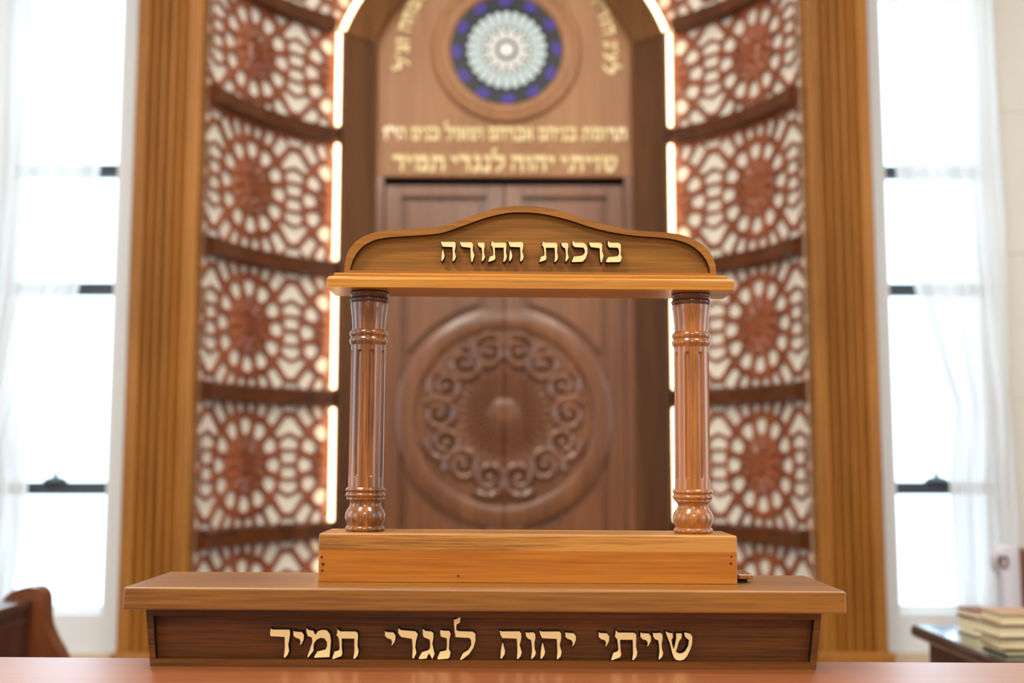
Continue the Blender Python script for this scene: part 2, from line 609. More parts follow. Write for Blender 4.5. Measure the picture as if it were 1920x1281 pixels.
HOLES = []
for cx in (-210, 0, 210):
    for k in range(12):
        a = 30 * k
        pts = [polar(54, a, -6.5), polar(54, a, 6.5), polar(68, a, 13.8), polar(78, a, 13.4), polar(84, a, 5), polar(84, a, -5), polar(78, a, -13.4), polar(68, a, -13.8)]
        HOLES.append(convex([(x + cx, y) for x, y in pts]))
    for sg in (1, -1):
        for da, r1 in ((7.5, 113), (-7.5, 113), (22.5, 122), (-22.5, 122), (37.5, 133), (-37.5, 133)):
            a = sg * 90 + da
            w0 = 7.5 if abs(da) < 30 else 10
            pts = [polar(95, a, -w0), polar(95, a, w0), polar(r1, a, w0 + 2.5), polar(r1, a, -w0 - 2.5)]
            HOLES.append(convex([(x + cx, y) for x, y in pts]))
for cx in (-105, 105):
    for sg in (1, -1):
        for pts in ([(-16, 4), (16, 4), (16, 24), (-16, 24)],
                    [(-20, 30), (20, 30), (20, 44), (0, 54), (-20, 44)],
                    [(0, 60), (-25, 50), (-34, 56), (-9, 88), (2, 88)],
                    [(0, 60), (25, 50), (34, 56), (9, 88), (-2, 88)],
                    [(-14, 98), (14, 98), (20, 112), (-20, 112)]):
            HOLES.append(convex([(x + cx, y * sg) for x, y in pts]))


def fld(x, y):
    v = -9.0
    for h in HOLES:
        d = inside(h, x, y)
        if d > v:
            v = d
    return v


def lattice(u0, u1, v0, v1, step, mirror):
    """the pierced board as a bent mesh (front, and the walls of every opening)"""
    nu, nv = round((u1 - u0) / step), round((v1 - v0) / step)
    val = {}
    for i in range(nu + 1):
        for j in range(nv + 1):
            x, y = u0 + (u1 - u0) * i / nu, v0 + (v1 - v0) * j / nv
            d = -0.2 - fld(x, y)
            d = min(d, 8)
            if abs(d) < 0.02:
                d = 0.02
            val[i, j] = d                          # > 0 is wood
    verts, idx = [], {}
    TH = 0.010

    def pos(x, y, wd):
        X, Y = arc((x + 137) * UM, wd)
        return (X if not mirror else -X, Y, y * UM)

    def relief(x, y, d):
        h = 0.003 * min(max(d, 0), 4) / 4
        for cx in (0, 210, -210):
            r = math.hypot(x - cx, y)
            if r < 54:
                a = math.atan2(y, x - cx)
                h += 0.009 * (0.5 + 0.5 * math.cos(12 * a)) * (1 if 22 < r < 50 else 0) + (0.009 if r < 18 else 0)
                h += 0.006 * (0.5 + 0.5 * math.cos(6 * a + 1)) * math.exp(-((r - 30) / 6) ** 2)
        return h

    def gv(i, j):
        if (i, j) not in idx:
            x, y = u0 + (u1 - u0) * i / nu, v0 + (v1 - v0) * j / nv
            idx[i, j] = len(verts)
            verts.append(pos(x, y, relief(x, y, val[i, j])))
        return idx[i, j]

    back = {}

    def ev(a, b_):
        key = (a, b_) if a < b_ else (b_, a)
        if key not in idx:
            (i0, j0), (i1, j1) = key
            k = val[i0, j0] / (val[i0, j0] - val[i1, j1])
            x = u0 + (u1 - u0) * (i0 + (i1 - i0) * k) / nu
            y = v0 + (v1 - v0) * (j0 + (j1 - j0) * k) / nv
            idx[key] = len(verts)
            verts.append(pos(x, y, 0.0))
            back[idx[key]] = len(verts)
            verts.append(pos(x, y, -TH))
        return idx[key]

    faces = []
    for i in range(nu):
        for j in range(nv):
            for tri in (((i, j), (i + 1, j), (i + 1, j + 1)), ((i, j), (i + 1, j + 1), (i, j + 1))):
                pos_ = [val[t] > 0 for t in tri]
                if all(pos_):
                    faces.append([gv(*t) for t in tri])
                elif any(pos_):
                    poly, cut = [], []
                    for a in range(3):
                        p, q = tri[a], tri[(a + 1) % 3]
                        if val[p] > 0:
                            poly.append(gv(*p))
                        if (val[p] > 0) != (val[q] > 0):
                            e = ev(p, q)
                            poly.append(e)
                            cut.append(e)
                    faces.append(poly)
                    a, b_ = cut
                    faces.append([a, b_, back[b_], back[a]])
    me = bpy.data.meshes.new('screen_panel')
    me.from_pydata(verts, [], faces)
    me.materials.append(M['screen'])
    me.update()
    b2 = bmesh.new(); b2.from_mesh(me)
    bmesh.ops.recalc_face_normals(b2, faces=b2.faces)
    b2.to_mesh(me); b2.free()
    return me


for sx, side in ((-1, 'left'), (1, 'right')):
    me = lattice(-133, 205, -124, 124, 2.4, sx > 0)
    me_top = lattice(-133, 262, -124, 124, 3.4, sx > 0)
    t = thing('pierced_screen', 'tall curved red-brown pierced screen with rosettes and dark rails, %s of the ark' % side, 'screen',
              (sx * 1.05, 4.95, DAIS), 'pierced screens of the apse')
    for i in range(6):
        zb = RZ[i]
        zt = RZ[i + 1] if i < 5 else 3.82
        zc = {0: 0.5235, 1: 1.1285, 2: 1.7325, 3: 2.350, 4: 2.966, 5: 3.53}[i]
        # cream board a little behind the openings
        bk = B()
        cols = []
        smax = ARC if i < 5 else ARC * 1.16
        for k in range(25):
            X, Y = arc(0.02 + (smax - 0.02) * k / 24, -0.013)
            X2, Y2 = arc(0.02 + (smax - 0.02) * k / 24, -0.020)
            q = -sx
            cols.append([bk.verts.new((q * X, Y, zb)), bk.verts.new((q * X, Y, zt)), bk.verts.new((q * X2, Y2, zt)), bk.verts.new((q * X2, Y2, zb))])
        for a, b_ in zip(cols, cols[1:]):
            for k in range(4):
                bk.faces.new((a[k], b_[k], b_[(k + 1) % 4], a[(k + 1) % 4]))
        bk.faces.new(cols[0]); bk.faces.new(cols[-1][::-1])
        obj('backing_board', bk, M['backing'], t)
        o = bpy.data.objects.new('lattice_panel', me if i < 5 else me_top)
        C.objects.link(o)
        o.parent = t
        o.location = Vector((0, 0, zc)) - OFF[t.name]
    for i, z in enumerate(RZ + [3.84]):
        bm = B()
        cols = []
        smax = ARC - (0.02 if i < 5 else 0.05) if i < 6 else ARC * 1.16
        for k in range(33):
            s = 0.02 + (smax - 0.02) * k / 32
            col = []
            for wd, dz in ((-0.012, 0.041), (0.012, 0.041), (0.042, 0.030), (0.042, -0.030), (0.012, -0.041), (-0.012, -0.041)):
                X, Y = arc(s, wd)
                col.append(bm.verts.new((-sx * X, Y, z + dz)))
            cols.append(col)
        for a, b_ in zip(cols, cols[1:]):
            for k in range(6):
                bm.faces.new((a[k], b_[k], b_[(k + 1) % 6], a[(k + 1) % 6]))
        bm.faces.new(cols[0]); bm.faces.new(cols[-1][::-1])
        obj('rail', bm, M['rail'], t)

# fluted pilasters in front of the screens' outer edges
def pilaster(sx, side):
    X0 = abs(P(236, 654, 4.55)[0]) if sx < 0 else abs(P(1648.5, 654, 4.55)[0])
    X1 = abs(P(363, 654, 4.55)[0]) if sx < 0 else abs(P(1526, 654, 4.55)[0])
    wd = X0 - X1
    yf = 4.55
    prof = [(0, WY - 0.004), (0, yf + 0.006), (0.006, yf)]
    for g in (0.235, 0.36, 0.495, 0.635, 0.755):
        for k in range(9):
            a = math.pi * k / 8
            prof.append((wd * g - 0.0115 * math.cos(a), yf + 0.022 * math.sin(a)))
    prof += [(wd * 0.86, yf), (wd * 0.86, yf + 0.004), (wd * 0.88, yf + 0.004), (wd * 0.88, yf), (wd - 0.006, yf), (wd, yf + 0.006), (wd, WY - 0.004)]
    bm = B()
    lo = [bm.verts.new((sx * (X0 - a), y, DAIS)) for a, y in prof]
    hi = [bm.verts.new((sx * (X0 - a), y, 4.2)) for a, y in prof]
    n = len(prof)
    for i in range(n):
        bm.faces.new((lo[i], hi[i], hi[(i + 1) % n], lo[(i + 1) % n]))
    bm.faces.new(lo); bm.faces.new(hi[::-1])
    t = thing('fluted_pilaster', 'tall golden-brown fluted wooden pilaster between the %s window and the %s screen' % (side, side), 'pilaster',
              (sx * (X0 + X1) / 2, yf + 0.07, DAIS), 'fluted pilasters flanking the apse')
    obj('shaft', bm, M['pilaster'], t, smooth=True)
    bm = B()
    xs = sorted((sx * (X0 + 0.02), sx * (X1 - 0.02)))
    box(bm, xs[0], xs[1], yf - 0.02, WY - 0.004, DAIS, DAIS + 0.22, 0.01)
    obj('plinth', bm, M['pilaster'], t)
    bm = B(); box(bm, xs[0], xs[1], yf - 0.03, WY - 0.004, 4.2, 4.4, 0.015)
    obj('capital', bm, M['pilaster'], t)


pilaster(-1, 'left')
pilaster(1, 'right')

# ------------------------------------------------------------------ the ark
AY = 5.28


def reed_profile(x0, x1, n, y, d):
    pts = []
    wd = (x1 - x0) / n
    for k in range(n):
        for q in range(5):
            a = math.pi * q / 4
            pts.append((x0 + wd * (k + 0.5 - 0.46 * math.cos(a)), y - d * math.sin(a)))
    return pts


ark = thing('torah_ark', 'tall wooden ark with arched reeded frame and two carved doors between the pierced screens', 'ark', (0, AY, DAIS))
# side columns
CX0, CX1 = 0.607, 0.762
for sx in (-1, 1):
    bm = B()
    prof = [(CX0, 5.33)] + reed_profile(CX0, CX1, 10, 5.235, 0.011) + [(CX1, 5.33)]
    zt = P(640, 68, 5.235)[1]
    lo = [bm.verts.new((sx * x, y, DAIS)) for x, y in prof]
    hi = [bm.verts.new((sx * x, y, zt)) for x, y in prof]
    n = len(prof)
    for i in range(n):
        bm.faces.new((lo[i], hi[i], hi[(i + 1) % n], lo[(i + 1) % n]))
    bm.faces.new(lo); bm.faces.new(hi[::-1])
    obj('reeded_column', bm, M['ark_col'], ark, smooth=True)
# arch: the same reeds swept along a circle
czA = P(945, 166, 5.235)[1]
k_ = (P(945 + 100, 70, 5.235)[0]) / 100
r_in, r_out = 260 * k_, 319 * k_
bm = B()
prof = [(r_in, 5.31)] + reed_profile(r_in, r_out, 10, 5.228, 0.011) + [(r_out, 5.31)]
cols = []
for k in range(97):
    a = math.radians(19.5 + (180 - 39) * k / 96)
    cols.append([bm.verts.new((r * math.cos(a), y, czA + r * math.sin(a))) for r, y in prof])
n = len(prof)
for a, b_ in zip(cols, cols[1:]):
    for i in range(n):
        bm.faces.new((a[i], b_[i], b_[(i + 1) % n], a[(i + 1) % n]))
bm.faces.new(cols[0]); bm.faces.new(cols[-1][::-1])
obj('arch_moulding', bm, M['arch'], ark, smooth=True)


def AP(x, y, Y=AY):
    return P(x, y, Y)


# tympanum and the narrower inscription board below it
zl0, zl1 = AP(945, 331)[1], AP(945, 277)[1]
bm = B()
pts = [(-CX0 - 0.01, zl1 + 0.003), (CX0 + 0.01, zl1 + 0.003)]
for k in range(41):
    a = math.radians(17 + 146 * k / 40)
    pts.append(((r_in + 0.03) * math.cos(a), czA + (r_in + 0.03) * math.sin(a)))
prism(bm, pts, AY + 0.012, AY + 0.05)
obj('tympanum', bm, M['ark'], ark)
bm = B(); box(bm, -CX0 - 0.01, CX0 + 0.01, AY + 0.004, AY + 0.05, zl0, zl1, 0.004)
obj('inscription_board', bm, M['ark'], ark)
# jambs beside the doors, back board blackened to paint the shade in the door gaps
zd1 = AP(945, 348)[1]
for sx in (-1, 1):
    xs = sorted((sx * (CX0 + 0.01), sx * 0.5665))
    bm = B(); box(bm, xs[0], xs[1], AY - 0.01, AY + 0.08, DAIS, zl0, 0.004)
    obj('jamb', bm, M['ark_door'], ark)
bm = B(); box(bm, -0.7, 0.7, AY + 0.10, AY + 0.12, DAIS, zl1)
obj('back_board', bm, M['stain_and_shade'], ark)

# doors: mirrored leaves with two fielded panels around a carved disc
cxd, czd = AP(945, 781, AY)
KD = AP(1045, 781, AY)[0] / 100                 # metres per photograph pixel at the doors


def DP(x, y):
    return AP(x, y, AY)


for sx in (1, -1):
    d = obj_root = None
    bm = B()
    xa, xb = 0.0025, 0.563
    def bx_(b_, x0, x1, y0, y1, z0, z1, bev=0):
        x0, x1 = sorted((sx * x0, sx * x1))
        box(b_, x0, x1, y0, y1, z0, z1, bev)
    bx_(bm, xa, xb, AY + 0.032, AY + 0.06, DAIS + 0.02, zd1)
    door = obj('door', bm, M['ark_door'], ark)
    zA = DP(945, 369)[1]
    ax_out, ax_in = -DP(751, 600)[0], -DP(911, 600)[0]
    # stiles and rails
    for (x0, x1, z0, z1) in ((ax_out, xb, DAIS + 0.02, zd1), (ax_in, ax_out, zA, zd1), (xa, ax_in, DAIS + 0.02, czd - 203 * KD), (xa, ax_in, czd + 203 * KD, zd1), (ax_in, ax_out, DAIS + 0.02, DAIS + 0.14)):
        b_ = B(); bx_(b_, x0, x1, AY, AY + 0.034, z0, z1, 0.003)
        obj('door_stile', b_, M['ark_door'], door)
    # fielded panels, arched against the disc
    R1 = 218 * KD
    g = 12 * KD
    x0, x1 = ax_in + g, ax_out - g
    for up in (1, -1):
        pts = []
        ztop = zA - g if up > 0 else DAIS + 0.14 + g
        for k in range(17):
            x = x0 + (x1 - x0) * k / 16
            pts.append((sx * x, czd + up * math.sqrt(max(R1 * R1 - x * x, (0.5 * R1) ** 2 * 0.75))))
        pts += [(sx * x1, ztop), (sx * x0, ztop)]
        b_ = B(); prism(b_, pts, AY + 0.002, AY + 0.034, 0.005, 2)
        obj('door_panel', b_, M['ark_door'], door)
    # half ring, sunk floor
    a0, a1 = (-math.pi / 2, math.pi / 2) if sx > 0 else (math.pi / 2, 1.5 * math.pi)
    b_ = B()
    ring_xz(b_, sx * 0.0025, czd, [(205 * KD, AY + 0.034), (205 * KD, AY - 0.002), (202 * KD, AY - 0.006), (172 * KD, AY - 0.006), (167 * KD, AY - 0.002),
                                   (164 * KD, AY + 0.012), (0.002, AY + 0.012)], 48, a0, a1)
    disc = obj('carved_disc', b_, M['ark_door'], door, smooth=True)
    # fluted centre
    b_ = B()
    zc = DP(945, 773)[1]
    cols = []
    nseg = 144
    for k in range(nseg + 1):
        a = a0 + (a1 - a0) * k / nseg
        fl = 0.5 + 0.5 * math.cos(32 * a)
        col = []
        for r, h, f in ((84, 0.0, 0), (79, 0.010, 0.5), (70, 0.016, 1), (48, 0.014, 1), (33, 0.010, 0.8), (28, 0.003, 0), (26, 0.003, 0), (25, 0.012, 0), (22.5, 0.0145, 0), (10, 0.0148, 0), (0.5, 0.0148, 0)):
            rr = r * KD
            col.append(b_.verts.new((sx * 0.0025 + rr * math.cos(a), AY + 0.012 - h + 0.019 * f * (1 - fl), zc + rr * math.sin(a))))
        cols.append(col)
    for p, q in zip(cols, cols[1:]):
        for i in range(len(p) - 1):
            b_.faces.new((p[i], q[i], q[i + 1], p[i + 1]))
    obj('fluted_rosette', b_, M['ark_door'], door, smooth=True)
    # scrolls around it
    for k in range(7):
        th = math.radians(-90 + 13 + 25.7 * k)
        rc = 121 * KD
        b_ = B()
        cx, cz = rc * math.cos(th), czd + rc * math.sin(th) + 3 * KD
        hand = 1 if k % 2 else -1
        pts, rad = [], []
        for q in range(34):
            f = q / 33
            a = th + math.pi * 0.2 + hand * f * 2 * math.pi * 1.35
            rr = (34 - 22 * f) * KD
            pts.append((sx * (cx + rr * math.cos(a)) + sx * 0.002, AY + 0.002 - 0.010 * f, cz + rr * math.sin(a)))
            rad.append((9.5 - 3.5 * f) * KD)
        tube(b_, pts, rad, 8)
        ring_xz(b_, sx * cx, cz, [(12 * KD, AY + 0.012), (10 * KD, AY - 0.004), (6 * KD, AY - 0.012), (0.0005, AY - 0.014)], 14)
        # leaf reaching out to the rim
        o0 = Vector((sx * cx, 0, cz))
        lp, lr = [], []
        for q in range(8):
            f = q / 7
            aa = th + hand * 0.20 + hand * 0.08 * f
            rr = (98 + 60 * f) * KD
            lp.append((sx * rr * math.cos(aa) + sx * 0.002, AY + 0.008, czd + rr * math.sin(aa)))
            lr.append((8 * math.sin(math.pi * (0.12 + 0.8 * f)) + 1) * KD)
        tube(b_, lp, lr, 6)
        obj('scroll', b_, M['ark_door'], door, smooth=True)

# round stained-glass window in the tympanum
wx, wz = AP(950, 93)
KW = (AP(1050, 93)[0] - wx) / 100
gy = AY + 0.002
bm = B()
ring_xz(bm, wx, wz, [(140 * KW, AY + 0.012), (139 * KW, AY - 0.004), (134 * KW, AY - 0.014), (128 * KW, AY - 0.012), (125 * KW, AY - 0.004), (121 * KW, AY - 0.010),
                     (112 * KW, AY - 0.008), (106 * KW, AY + 0.0), (104 * KW, AY + 0.008), (104 * KW, AY + 0.012)], 128)
win = obj('rose_window', bm, M['ark'], ark, smooth=True)
win['label'] = 'round stained-glass rosette with pale petals on dark blue glass'
bm = B()
ring_xz(bm, wx, wz, [(105 * KW, gy + 0.009), (105 * KW, gy + 0.004), (0.0005, gy + 0.004)], 96)
obj('dark_glass', bm, M['lead'], win)


def petal_pts(r0, r1, w0, w1, a, n=7):
    pts = []
    for k in range(n):
        f = k / (n - 1)
        b_ = -math.pi / 2 + math.pi * f
        pts.append((r1 - w1 + w1 * math.cos(b_), w1 * math.sin(b_)))
    pts += [(r0, w0), (r0, -w0)]
    ca, sa = math.cos(a), math.sin(a)
    return [(wx + (x * ca - y * sa) * KW, wz + (x * sa + y * ca) * KW) for x, y in pts]


for k in range(26):
    a = 2 * math.pi * (k + 0.5) / 26
    bm = B(); prism(bm, petal_pts(47, 75, 4.6, 6.6, a), gy, gy + 0.005)
    obj('petal', bm, M['ice'], win)
    bm = B(); prism(bm, petal_pts(38, 46.5, 4.2, 3.4, a, 5), gy + 0.001, gy + 0.005)
    obj('petal', bm, M['pearl'], win)
for k in range(12):
    a = 2 * math.pi * (k + 0.5) / 12
    bm = B(); prism(bm, petal_pts(19, 38, 4, 7.5, a), gy, gy + 0.005)
    obj('petal', bm, M['pearl'], win)
    a = 2 * math.pi * k / 12 + 0.03
    for (r, da, s) in ((95, -0.07, 6), (93, 0.07, 6), (99, 0.0, 5), (89, 0.0, 4.5)):
        bm = B()
        c, s_ = math.cos(a + da), math.sin(a + da)
        pts = [(wx + (r * c + s * math.cos(q * math.pi / 4)) * KW, wz + (r * s_ + s * math.sin(q * math.pi / 4)) * KW) for q in range(8)]
        prism(bm, pts, gy, gy + 0.005)
        obj('violet_glass', bm, M['violet'], win)
bm = B(); ring_xz(bm, wx, wz, [(20 * KW, gy + 0.004), (20 * KW, gy - 0.001), (14 * KW, gy - 0.001), (14 * KW, gy + 0.004)], 40)
obj('lead_ring', bm, M['brown_lead'], win)
bm = B(); ring_xz(bm, wx, wz, [(14 * KW, gy + 0.004), (14 * KW, gy - 0.001), (8 * KW, gy - 0.004), (0.0005, gy - 0.005)], 32)
obj('centre_glass', bm, M['pearl'], win, smooth=True)

# ------------------------------------------------------------------ Hebrew letters, traced outlines (unit = letter height)
def glyph(pts, x0, top, base):
    h = base - top
    return [((x - x0) / h, (base - y) / h) for x, y in pts]


G = {}
G['shin'] = glyph([(1760,275),(1800,285),(1818,310),(1815,370),(1800,420),(1770,480),(1740,512),(1705,522),(1670,515),(1650,495),(1635,455),(1615,370),(1590,310),(1575,265),(1605,278),(1640,282),(1642,320),(1628,340),(1635,380),(1650,425),(1660,380),(1672,330),(1672,282),(1722,282),(1720,325),(1700,345),(1685,390),(1668,445),(1700,460),(1730,455),(1755,435),(1780,390),(1788,340),(1760,320),(1748,300),(1745,275)], 1575, 262, 515)
G['vav'] = glyph([(1458,278),(1475,282),(1530,278),(1545,295),(1547,330),(1538,370),(1540,420),(1552,460),(1540,490),(1515,515),(1510,505),(1518,440),(1515,390),(1508,345),(1480,335),(1462,310)], 1455, 262, 515)
G['yod'] = glyph([(1345,275),(1360,282),(1420,285),(1440,310),(1438,350),(1425,380),(1410,398),(1405,395),(1412,370),(1400,345),(1365,335),(1345,315)], 1340, 262, 515)
G['tav'] = glyph([(1125,258),(1150,278),(1290,278),(1308,290),(1312,320),(1308,400),(1320,450),(1312,490),(1285,520),(1275,515),(1283,460),(1280,340),(1165,340),(1168,430),(1175,470),(1165,495),(1090,522),(1085,515),(1105,455),(1140,445),(1150,430),(1145,370),(1138,335),(1118,310),(1125,285)], 1085, 262, 515)
G['he'] = glyph([(440,265),(460,272),(620,270),(635,290),(635,330),(622,390),(640,455),(630,490),(605,515),(597,510),(602,450),(598,380),(595,335),(465,330),(448,300)], 438, 262, 515)
G['he_leg'] = glyph([(470,368),(478,400),(490,445),(485,475),(460,512),(450,508),(452,450),(460,390)], 438, 262, 515)
G['dalet'] = glyph([(105,205),(120,212),(245,212),(250,235),(245,280),(238,320),(245,370),(235,395),(215,418),(208,410),(214,350),(210,265),(105,260),(100,240)], 100, 210, 420)
G['dalet2'] = glyph([(1062,198),(1080,212),(1190,220),(1208,240),(1195,290),(1190,340),(1200,375),(1180,420),(1170,415),(1172,340),(1165,275),(1085,262),(1062,235)], 1060, 210, 420)
G['mem'] = glyph([(372,202),(395,215),(425,220),(440,250),(460,222),(490,212),(525,215),(550,245),(558,290),(550,410),(440,416),(435,410),(460,370),(520,355),(530,330),(528,300),(510,275),(480,270),(450,285),(432,310),(428,340),(430,365),(390,415),(385,408),(405,350),(420,300),(415,268),(385,258),(375,235)], 370, 210, 420)
G['gimel'] = glyph([(1248,203),(1270,218),(1310,220),(1327,232),(1327,270),(1320,310),(1332,360),(1338,385),(1322,422),(1298,380),(1285,400),(1280,418),(1225,423),(1220,415),(1245,372),(1290,358),(1303,345),(1305,310),(1300,280),(1255,262),(1248,240)], 1220, 210, 420)
G['nun'] = glyph([(1380,215),(1400,220),(1445,220),(1455,240),(1445,290),(1443,350),(1455,372),(1450,405),(1440,418),(1365,425),(1360,415),(1380,370),(1425,360),(1430,330),(1428,275),(1385,262),(1378,240)], 1360, 215, 420)
G['lamed'] = glyph([(1530,120),(1525,160),(1500,175),(1498,195),(1500,215),(1515,223),(1620,225),(1638,240),(1640,290),(1625,340),(1595,385),(1550,420),(1530,428),(1530,420),(1550,380),(1590,355),(1610,320),(1608,285),(1595,270),(1495,265),(1488,230),(1480,140),(1500,135)], 1480, 215, 420)
G['bet'] = glyph([(1632,150),(1655,165),(1730,165),(1750,180),(1752,230),(1748,275),(1760,300),(1750,335),(1740,342),(1620,345),(1612,338),(1632,300),(1720,290),(1735,270),(1735,235),(1725,210),(1645,208),(1630,185)], 1612, 155, 340)
G['resh'] = glyph([(1465,160),(1480,165),(1570,165),(1585,185),(1582,240),(1598,285),(1580,345),(1572,345),(1565,300),(1562,215),(1480,205),(1465,180)], 1465, 155, 340)
G['kaf'] = glyph([(1312,148),(1335,165),(1410,165),(1435,180),(1450,215),(1450,265),(1435,310),(1405,340),(1310,345),(1305,338),(1325,295),(1400,285),(1425,265),(1428,235),(1415,210),(1330,205),(1312,185)], 1305, 155, 340)
G['alef'] = [(0, 1.0), (0.18, 0.95), (0.22, 0.82), (0.5, 0.45), (0.56, 0.6), (0.5, 0.78), (0.52, 1.0), (0.72, 0.95), (0.72, 0.72), (0.62, 0.42), (0.76, 0.2), (0.74, 0.02), (0.6, 0.0), (0.52, 0.2), (0.24, 0.6), (0.16, 0.4), (0.26, 0.2), (0.24, 0.0), (0.02, 0.0), (0.04, 0.2), (0.12, 0.5), (0.1, 0.72), (0.0, 0.82)]
G['final_mem'] = [(0, 1.0), (0.1, 0.95), (0.66, 0.95), (0.74, 0.86), (0.74, 0.0), (0.1, 0.0), (0.1, 0.7), (0.2, 0.72), (0.2, 0.2), (0.56, 0.2), (0.56, 0.75), (0.02, 0.75)]
G['tsadi'] = [(0.05, 1.0), (0.22, 0.95), (0.24, 0.8), (0.38, 0.52), (0.46, 0.7), (0.42, 0.98), (0.64, 0.95), (0.62, 0.7), (0.48, 0.4), (0.64, 0.2), (0.6, 0.0), (0.0, 0.0), (0.04, 0.2), (0.4, 0.2), (0.08, 0.78)]
G['ayin'] = [(0.08, 1.0), (0.24, 0.95), (0.26, 0.8), (0.34, 0.4), (0.44, 0.6), (0.42, 0.98), (0.64, 0.95), (0.62, 0.6), (0.4, 0.12), (0.04, -0.1), (0.0, 0.05), (0.22, 0.2), (0.08, 0.8)]
G['zayin'] = [(0.0, 1.0), (0.1, 0.95), (0.3, 0.98), (0.34, 0.78), (0.24, 0.7), (0.28, 0.3), (0.2, 0.0), (0.12, 0.04), (0.14, 0.7), (0.02, 0.76)]
G['het'] = [(0.05, 1.0), (0.16, 0.95), (0.68, 0.95), (0.74, 0.84), (0.7, 0.5), (0.74, 0.2), (0.62, 0.0), (0.58, 0.05), (0.6, 0.72), (0.22, 0.72), (0.2, 0.4), (0.24, 0.2), (0.12, 0.0), (0.06, 0.05), (0.1, 0.7), (0.02, 0.8)]
G['mark'] = [(0.0, 1.05), (0.1, 1.05), (0.07, 0.75), (0.03, 0.75)]
WIDTH = {k: max(p[0] for p in v) for k, v in G.items()}


def outlines(g):
    return [G['he'], G['he_leg']] if g == 'he' else [G['mark'], [(x + 0.18, y) for x, y in G['mark']]] if g == 'quote' else [G[g]]


WIDTH['quote'] = 0.28


def grow(pts, d):
    """an outline moved outwards by d"""
    n = len(pts)
    ar = sum(pts[i][0] * pts[(i + 1) % n][1] - pts[(i + 1) % n][0] * pts[i][1] for i in range(n))
    sg = 1 if ar > 0 else -1
    out = []
    for i in range(n):
        (x0, y0), (x1, y1), (x2, y2) = pts[i - 1], pts[i], pts[(i + 1) % n]
        a = (y1 - y0, x0 - x1); b_ = (y2 - y1, x1 - x2)
        la = math.hypot(*a) or 1; lb = math.hypot(*b_) or 1
        nx, ny = a[0] / la + b_[0] / lb, a[1] / la + b_[1] / lb
        l2 = max(nx * nx + ny * ny, 0.9)
        out.append((x1 + sg * d * 2 * nx / l2, y1 + sg * d * 2 * ny / l2))
    return out


def letter(g, X, Z, h, yf, yb, parent, mats, rot=0.0, pivot=None, stretch=1.0, bev=0.0, bold=0.0, draft=0.0):
    """a raised letter; `draft` widens its foot, as routed lettering has"""
    bm = B()
    for o in outlines(g):
        if bold:
            o = grow(o, bold)
        def place(o):
            pts = [(X + x * h * stretch, Z + z * h) for x, z in o]
            if rot:
                c, s = math.cos(rot), math.sin(rot)
                pts = [(pivot[0] + (x - pivot[0]) * c - (z - pivot[1]) * s, pivot[1] + (x - pivot[0]) * s + (z - pivot[1]) * c) for x, z in pts]
            return pts
        fr = prism(bm, place(o), yf, yb, 0, 1, side=1 if len(mats) > 1 else 0)
        if draft:
            bk = place(grow(o, draft))
            bm.verts.ensure_lookup_table()
            n = len(bk)
            for v, q in zip(list(bm.verts)[-n:], bk):
                v.co.x, v.co.z = q
    obj('letter', bm, mats, parent)


def text_row(words, x0, x1, ytop, ybase, Y, depth, parent, mats, gap=0.14):
    """words given in reading order (right to left), fitted between photograph columns x0 and x1"""
    seq = [list(wd) for wd in words]
    (Xa, Zb), (Xb, Zt) = P(x0, ybase, Y), P(x1, ytop, Y)
    h = Zt - Zb
    tot = 0
    for i, wd in enumerate(seq):
        tot += sum(WIDTH[g] for g in wd) + gap * (len(wd) - 1)
    space = ((Xb - Xa) / h - tot) / max(1, len(seq) - 1)
    st = 1.0
    if space < 0.28:
        st = ((Xb - Xa) / h - 0.42 * (len(seq) - 1)) / tot
        space = 0.42
    X = Xb
    for wd in seq:
        for g in wd:
            X -= WIDTH[g] * h * st
            letter(g, X, Zb, h, Y, Y + depth, parent, mats, stretch=st, bold=0.03)
            X -= gap * h * st
        X += gap * h * st
        X -= space * h


gold = [M['gold']]
SHIVITI = [['shin', 'vav', 'yod', 'tav', 'yod'], ['yod', 'he', 'vav', 'he'], ['lamed', 'nun', 'gimel', 'dalet2', 'yod'], ['tav', 'mem', 'yod', 'dalet']]
text_row(SHIVITI, 736, 1156, 292, 321, AY - 0.004, 0.008, ark, gold, 0.13)
text_row([['tav', 'resh', 'vav', 'mem', 'tav'], ['bet', 'nun', 'yod', 'he', 'final_mem'], ['alef', 'bet', 'resh', 'he', 'final_mem'],
          ['vav', 'shin', 'alef', 'vav', 'lamed'], ['kaf', 'nun', 'yod', 'final_mem'], ['he', 'yod', 'quote', 'vav']], 718, 1174, 239, 262, AY + 0.004, 0.008, ark, gold, 0.1)


def arc_text(words, a_start, r, hpx, parent, mats, gap=0.12, space=0.45, rev=False):
    """letters standing on a circle round the rose window; a_start in degrees at the first letter, running counter-clockwise"""
    h = hpx * KW
    a = math.radians(a_start)
    for wd in words:
        for g in wd:
            wdt = WIDTH[g] * h
            a += wdt / 2 / (r * KW)
            px, pz = wx + r * KW * math.cos(a), wz + r * KW * math.sin(a)
            letter(g, px - wdt / 2, pz, h, AY + 0.004, AY + 0.012, parent, mats, rot=a - math.pi / 2, pivot=(px, pz), bold=0.03)
            a += (wdt / 2 + gap * h) / (r * KW)
        a += space * h / (r * KW)
    return math.degrees(a)


arc_text([['lamed', 'ayin', 'quote', 'nun'], ['he', 'vav', 'resh', 'yod', 'he', 'final_mem'], ['alef', 'bet', 'resh', 'he', 'final_mem']], -13, 184, 23, ark, gold)
arc_text([['vav', 'shin', 'mem', 'het', 'he'], ['zayin', 'tsadi', 'quote', 'lamed']], 139, 184, 23, ark, gold)

